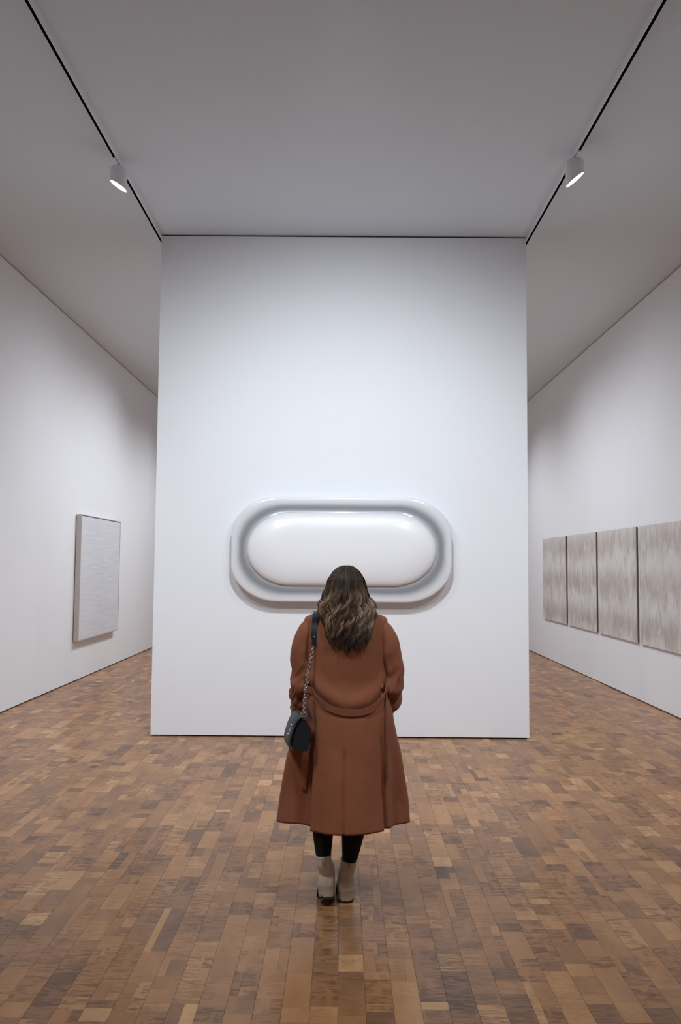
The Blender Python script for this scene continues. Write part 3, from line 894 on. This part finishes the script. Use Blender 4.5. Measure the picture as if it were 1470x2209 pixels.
# hair: bundles of strands combed from the parting and waving to the ends
def hair():
    m, nt, bb = new_mat('brown_hair')
    at = nd(nt, 'ShaderNodeAttribute', attribute_name='shade')
    rp = nd(nt, 'ShaderNodeValToRGB')
    e = rp.color_ramp.elements
    e[0].position = 0; e[0].color = (0.018, 0.011, 0.008, 1)
    e[1].position = 1; e[1].color = (0.48, 0.32, 0.20, 1)
    for p, c in ((0.30, (0.040, 0.023, 0.015)), (0.55, (0.105, 0.062, 0.038)), (0.80, (0.25, 0.157, 0.096))):
        k = e.new(p); k.color = (*c, 1)
    nt.links.new(at.outputs['Fac'], rp.inputs['Fac'])
    nt.links.new(rp.outputs['Color'], bb.inputs['Base Color'])
    bb.inputs['Roughness'].default_value = 0.45
    bb.inputs['Specular IOR Level'].default_value = 0.35
    # envelope seen from behind: z, centre x, half width, back y, side y
    E = np.array([(1.682, .018, .012, 4.215, 4.225), (1.672, .018, .036, 4.185, 4.215), (1.655, .018, .058, 4.158, 4.215), (1.61, .017, .086, 4.132, 4.225), (1.56, .017, .098, 4.118, 4.235), (1.53, .019, .112, 4.110, 4.235),
                  (1.50, .020, .130, 4.104, 4.225), (1.47, .021, .132, 4.098, 4.205), (1.43, .028, .134, 4.090, 4.180), (1.39, .030, .116, 4.082, 4.150), (1.35, .032, .104, 4.078, 4.125), (1.30, .034, .100, 4.076, 4.105), (1.22, .036, .090, 4.076, 4.09)])
    E = E[::-1]
    verts, faces, shade = [], [], []
    nseg = 30
    def path(u, lay, zend, ph, amp, jit):
        t = np.linspace(0, 1, nseg)
        z = 1.680 - 0.003 * lay * 4 + (zend - 1.680) * t ** 1.12
        cx = np.interp(z, E[:, 0], E[:, 1]); hw = np.interp(z, E[:, 0], E[:, 2]); yb = np.interp(z, E[:, 0], E[:, 3]); ys = np.interp(z, E[:, 0], E[:, 4])
        lsc = 1 - 0.16 * lay
        ang = u * 1.45
        x = cx + hw * np.sin(ang) / math.sin(1.45) * lsc
        y = yb + (ys - yb) * (1 - math.cos(ang)) + 0.022 * lay
        w = np.clip((1.60 - z) / 0.13, 0, 1) ** 1.2
        lam = 0.100 + 0.016 * jit
        pz = 2 * math.pi * (1.6 - z) / lam + ph
        x = x + w * amp * np.sin(pz)
        y = y + w * amp * 0.25 * np.cos(pz) - w * 0.002
        return np.stack([x, y, z], 1), t
    def strand(P, r0, sh, sides=3):
        T = np.gradient(P, axis=0); T /= np.linalg.norm(T, axis=1)[:, None] + 1e-9
        A = np.cross(T, [0, 1, 0.2]); A /= np.linalg.norm(A, axis=1)[:, None] + 1e-9
        B = np.cross(T, A)
        k = len(verts) and sum(len(q) for q in verts)
        tt = np.linspace(0, 1, len(P))
        rr = r0 * np.clip(1.12 - tt ** 5, 0.12, 1)
        rings = []
        for j in range(sides):
            a = 2 * math.pi * j / sides
            rings.append(P + (A * math.cos(a) + B * math.sin(a)) * rr[:, None])
        verts.append(np.stack(rings, 1).reshape(-1, 3))
        shade.append(np.repeat(sh, sides))
    nl = 180
    for li in range(nl):
        outer = li >= 60
        u = (-1 + 2 * ((li - 60) * 0.618 % 1.0)) if outer else random.uniform(-1, 1)
        lay = random.choice([0, .12, .28]) if outer else random.uniform(.4, .9)
        side = abs(u)
        zend = 1.290 + 0.055 * side ** 1.5 + random.uniform(-.035, .05) + (0 if outer else .02)
        ph = u * 4.5 + (0.0 if u < 0 else 2.4) + random.gauss(0, .55)
        amp = random.uniform(.011, .019)
        jit = random.uniform(-1, 1)
        lock_s = random.gauss(0.0, 0.13) - (0 if outer else .14)
        bright = random.uniform(.22, .48) if (outer and random.random() < 0.45) else 0.0
        rad = random.uniform(.0055, .0115)
        base, t = path(u, lay, zend, ph, amp, jit)
        prof_r = rad * np.clip(1.05 - t ** 3.5, 0.16, 1) * (0.55 + 0.45 * np.clip(t / .25, 0, 1))
        twist = random.uniform(0, 6.28)
        for k in range(20):
            a0, q = random.uniform(0, 2 * math.pi), math.sqrt(random.random())
            ang = a0 + 1.8 * t + twist
            P = base.copy()
            P[:, 0] += prof_r * q * np.cos(ang)
            P[:, 1] += prof_r * 0.55 * q * np.sin(ang)
            P[:, 2] += random.uniform(-.012, .012) * t
            wz = np.clip((1.645 - P[:, 2]) / 0.16, 0, 1)
            mid = 1 - np.clip((1.385 - P[:, 2]) / 0.10, 0, 1) * 0.8
            s_ = 0.30 + lock_s * (0.6 + 0.4 * wz) + (0.21 + bright) * wz * mid + 0.07 * wz * side + random.gauss(0, .05)
            if side < 0.14:
                s_ = s_ - 0.12 * wz
            strand(P, random.uniform(.0011, .0018), np.clip(s_, 0, 1))
    # soft flyaways at the tips
    for k in range(260):
        u = random.uniform(-1, 1)
        P, t = path(u, random.uniform(-.15, .3), 1.255 + 0.06 * abs(u) + random.uniform(-.03, .05), u * 7 + random.uniform(-1.5, 1.5), random.uniform(.006, .02), random.uniform(-1, 1))
        strand(P, .0006, np.clip(np.full(nseg, 0.45 + random.gauss(0, .1)), 0, 1))
    Vn = np.vstack(verts); Sn = np.concatenate(shade)
    ns = len(verts)
    i = np.arange(nseg - 1)[:, None]; j = np.arange(3)[None]
    q = np.stack([i * 3 + j, i * 3 + (j + 1) % 3, (i + 1) * 3 + (j + 1) % 3, (i + 1) * 3 + j], -1).reshape(-1, 4)
    Fq = (q[None] + (np.arange(ns) * nseg * 3)[:, None, None]).reshape(-1, 4)
    # dark inner volume so that no gaps show the head
    base_v, base_s, m2 = [], [], 40
    zz2 = np.linspace(1.672, 1.31, 34)
    for z in zz2:
        cx = np.interp(z, E[:, 0], E[:, 1]); hw = np.interp(z, E[:, 0], E[:, 2]) * .84; yb = np.interp(z, E[:, 0], E[:, 3]) + .012; ys = np.interp(z, E[:, 0], E[:, 4])
        front = ys + (0.03 if z > 1.5 else 0.0)
        if z > 1.58:
            front = 4.262 + 0.075 * math.sqrt(max(0, 1 - ((z - 1.58) / 0.098) ** 2))
        for k in range(m2):
            a = 2 * math.pi * k / m2
            yy = ys - (ys - yb) * math.cos(a) if math.cos(a) > 0 else ys - (front - ys) * math.cos(a)
            base_v.append((cx + hw * math.sin(a), yy, z)); base_s.append(0.16)
    n0 = len(Vn)
    fb = [(n0 + r * m2 + k, n0 + r * m2 + (k + 1) % m2, n0 + (r + 1) * m2 + (k + 1) % m2, n0 + (r + 1) * m2 + k) for r in range(len(zz2) - 1) for k in range(m2)]
    fb += [tuple(n0 + k for k in range(m2))[::-1], tuple(n0 + (len(zz2) - 1) * m2 + k for k in range(m2))]
    Vn = np.vstack([Vn, np.array(base_v)]); Sn = np.concatenate([Sn, base_s])
    o = mesh_obj('hair', Vn, Fq.tolist() + fb, m, person, True)
    a = o.data.attributes.new('shade', 'FLOAT', 'POINT')
    a.data.foreach_set('value', Sn.astype(np.float32))
    o['kind'] = 'stuff'
    o['label'] = 'long wavy brown hair with lighter streaks'
hair()

# ------------------------------------------------------------------ handbag
bag = empty('handbag', (-0.1985, 4.0300, 0.7844), 'small dark leather flap handbag hanging by a chain at the woman left hip', 'handbag')
prof = [(-0.2407, 0.8068), (-0.2341, 0.7905), (-0.2219, 0.7844), (-0.2076, 0.7890), (-0.1954, 0.7941), (-0.1812, 0.7865), (-0.1689, 0.7844), (-0.1567, 0.7946), (-0.1537, 0.8302), (-0.1552, 0.8658), (-0.1598, 0.8984), (-0.1689, 0.9269), (-0.1842, 0.9381), (-0.1995, 0.9269), (-0.2147, 0.9025), (-0.2325, 0.8618)]
bys, bye = 4.025, 4.195
dxy = -0.035
def lerp_bag(y):
    return dxy * (y - bys) / (bye - bys)
V, F = [], []
k = len(prof)
cxp = sum(p[0] for p in prof) / k; czp = sum(p[1] for p in prof) / k
for y, sc_ in ((bys, .90), (bys + .004, 1.0), ((bys + bye) / 2, 1.03), (bye - .004, 1.0), (bye, .90)):
    for px, pz in prof:
        V.append((cxp + (px - cxp) * sc_ + lerp_bag(y), y, czp + (pz - czp) * sc_))
F = [(r * k + i, r * k + (i + 1) % k, (r + 1) * k + (i + 1) % k, (r + 1) * k + i) for r in range(4) for i in range(k)] + [tuple(range(k)), tuple(4 * k + i for i in range(k))[::-1]]
bb_ = mesh_obj('body', V, F, M_leather, bag, False)
e = bb_.modifiers.new('edge', 'BEVEL'); e.width = .003; e.segments = 2; e.limit_method = 'ANGLE'
# flap: over the top and down the outer face
fl = cat_rom([(-0.1659, 0.9310), (-0.1720, 0.9391), (-0.1852, 0.9452), (-0.2035, 0.9391), (-0.2208, 0.9127), (-0.2381, 0.8658), (-0.2468, 0.8272), (-0.2448, 0.8027)], 22)
V, F = [], []
nf = len(fl)
ysec = [bys - .006, bys - .002, bye + .002, bye + .006]
for yi, y in enumerate(ysec):
    for i in range(nf):
        t = fl[min(i + 1, nf - 1)] - fl[max(i - 1, 0)]
        nn = np.array([t[1], -t[0]]); nn = -nn / np.linalg.norm(nn)
        if nn[0] * (fl[i][0] - cxp) + nn[1] * (fl[i][1] - czp) < 0:
            nn = -nn
        o_ = 0.004 if yi in (1, 2) else 0.001
        p = fl[i] + nn * o_
        V.append((p[0] + lerp_bag(y), y, p[1]))
F = [(a * nf + i, a * nf + i + 1, (a + 1) * nf + i + 1, (a + 1) * nf + i) for a in range(3) for i in range(nf - 1)]
fo = mesh_obj('flap', V, F, M_flap, bag, True)
s_ = fo.modifiers.new('thick', 'SOLIDIFY'); s_.thickness = 0.004; s_.offset = -1
# clasp on the outer face, near the visible end
def bead(name, c, r, mat, parent):
    v, f = ellipsoid(c, r, 14, 8)
    mesh_obj(name, v, f, mat, parent, True)
cl = MB()
v, f = tube([(-0.2422, 4.0800, 0.8984, .010, .004), (-0.2504, 4.0800, 0.8760, .012, .005), (-0.2575, 4.0800, 0.8536, .010, .004)], 10, 12, ref=(0, 1, 0)); cl.add(v, f)
clo = cl.build('clasp', M_chrome, bag, True)
bead('clasp_knob', (-0.2600, 4.0780, 0.8557), (.006, .007, .008), M_chrome, clo)
bead('clasp_knob', (-0.2442, 4.0780, 0.9004), (.005, .006, .007), M_chrome, clo)

def torus(c, R1, r, axis_u, axis_v, stretch=1.0, n=18, m=8):
    U = np.asarray(axis_u, float); U /= np.linalg.norm(U)
    W = np.asarray(axis_v, float); W = W - U * (U @ W); W /= np.linalg.norm(W)
    N = np.cross(U, W)
    V, F = [], []
    for i in range(n):
        a = 2 * math.pi * i / n
        d = U * math.cos(a) * stretch + W * math.sin(a)
        nrm = U * math.cos(a) + W * math.sin(a)
        for j in range(m):
            b = 2 * math.pi * j / m
            V.append(np.asarray(c) + d * R1 + nrm * r * math.cos(b) + N * r * math.sin(b))
    for i in range(n):
        for j in range(m):
            F.append((i * m + j, i * m + (j + 1) % m, ((i + 1) % n) * m + (j + 1) % m, ((i + 1) % n) * m + j))
    return V, F
# strap leather over the shoulder, chain down the back and down the front
tabz = 1.325
s_pts = [tuple(coat_at(-0.142, 1.31, 0.012)), tuple(coat_at(-0.141, 1.35, 0.012)), tuple(coat_at(-0.139, 1.39, 0.012)), (-0.137, 4.168, 1.426), (-0.135, 4.200, 1.440), (-0.134, 4.245, 1.446), (-0.134, 4.290, 1.438), (-0.136, 4.33, 1.405), (-0.139, 4.37, 1.36), (-0.142, 4.40, 1.31)]
st_o = ribbon('strap', s_pts, (1, 0, 0), 0.030, 0.005, bag, M_strap)
def end_tab(p):
    ribbon('strap_end', [tuple(np.array(p) + np.array(q)) for q in ((0, -.004, .014), (0, -.005, 0), (-.001, -.005, -.016), (-.002, -.005, -.03))], (1, 0, 0), 0.020, 0.009, st_o, M_leather)
    bead('rivet', (p[0], p[1] - .011, p[2] + .012), (.0038, .003, .0038), M_chrome, st_o)
end_tab(s_pts[0])
top = np.array(s_pts[0]) + np.array((-.002, -.007, -.032))
ring_c = np.array((-0.1842, 4.0320, 0.9595))
rg = MB(); rg.add(*torus(ring_c, .0135, .0022, (1, 0, 0), (0, .2, 1))); rgo = rg.build('ring', M_chrome, bag, True)
lp = MB(); lp.add(*torus((-0.1842, 4.0340, 0.9442), .007, .003, (1, 0, 0), (0, .3, 1))); lp.build('ring_loop', M_chrome, bag, True)
ch = MB()
def surf(u):
    p = top + (ring_c + np.array((0, 0, .013)) - top) * u
    return p
# follow the coat where it bulges
P = [surf(u) for u in np.linspace(0, 1, 60)]
P = [np.array((p[0] - 0.008 * math.sin(math.pi * k / 59), min(p[1], coat_at(p[0], p[2], 0.012)[1]), p[2])) for k, p in enumerate(P)]
P = np.array(P)
seg = np.concatenate([[0], np.cumsum(np.linalg.norm(np.diff(P, axis=0), axis=1))])
nl = int(seg[-1] / 0.0125)
for i in range(nl + 1):
    s0 = seg[-1] * i / nl
    p = np.array([np.interp(s0, seg, P[:, c]) for c in range(3)])
    s1 = min(seg[-1], s0 + .004); s2 = max(0, s0 - .004)
    t = np.array([np.interp(s1, seg, P[:, c]) - np.interp(s2, seg, P[:, c]) for c in range(3)])
    side = np.array((1, .3, 0)) if i % 2 == 0 else np.array((-.5, 1, 0))
    ch.add(*torus(p, .0062, .0017, t, side, 1.45, 12, 6))
cho = ch.build('chain', M_chain, bag, True)
cho['kind'] = 'stuff'
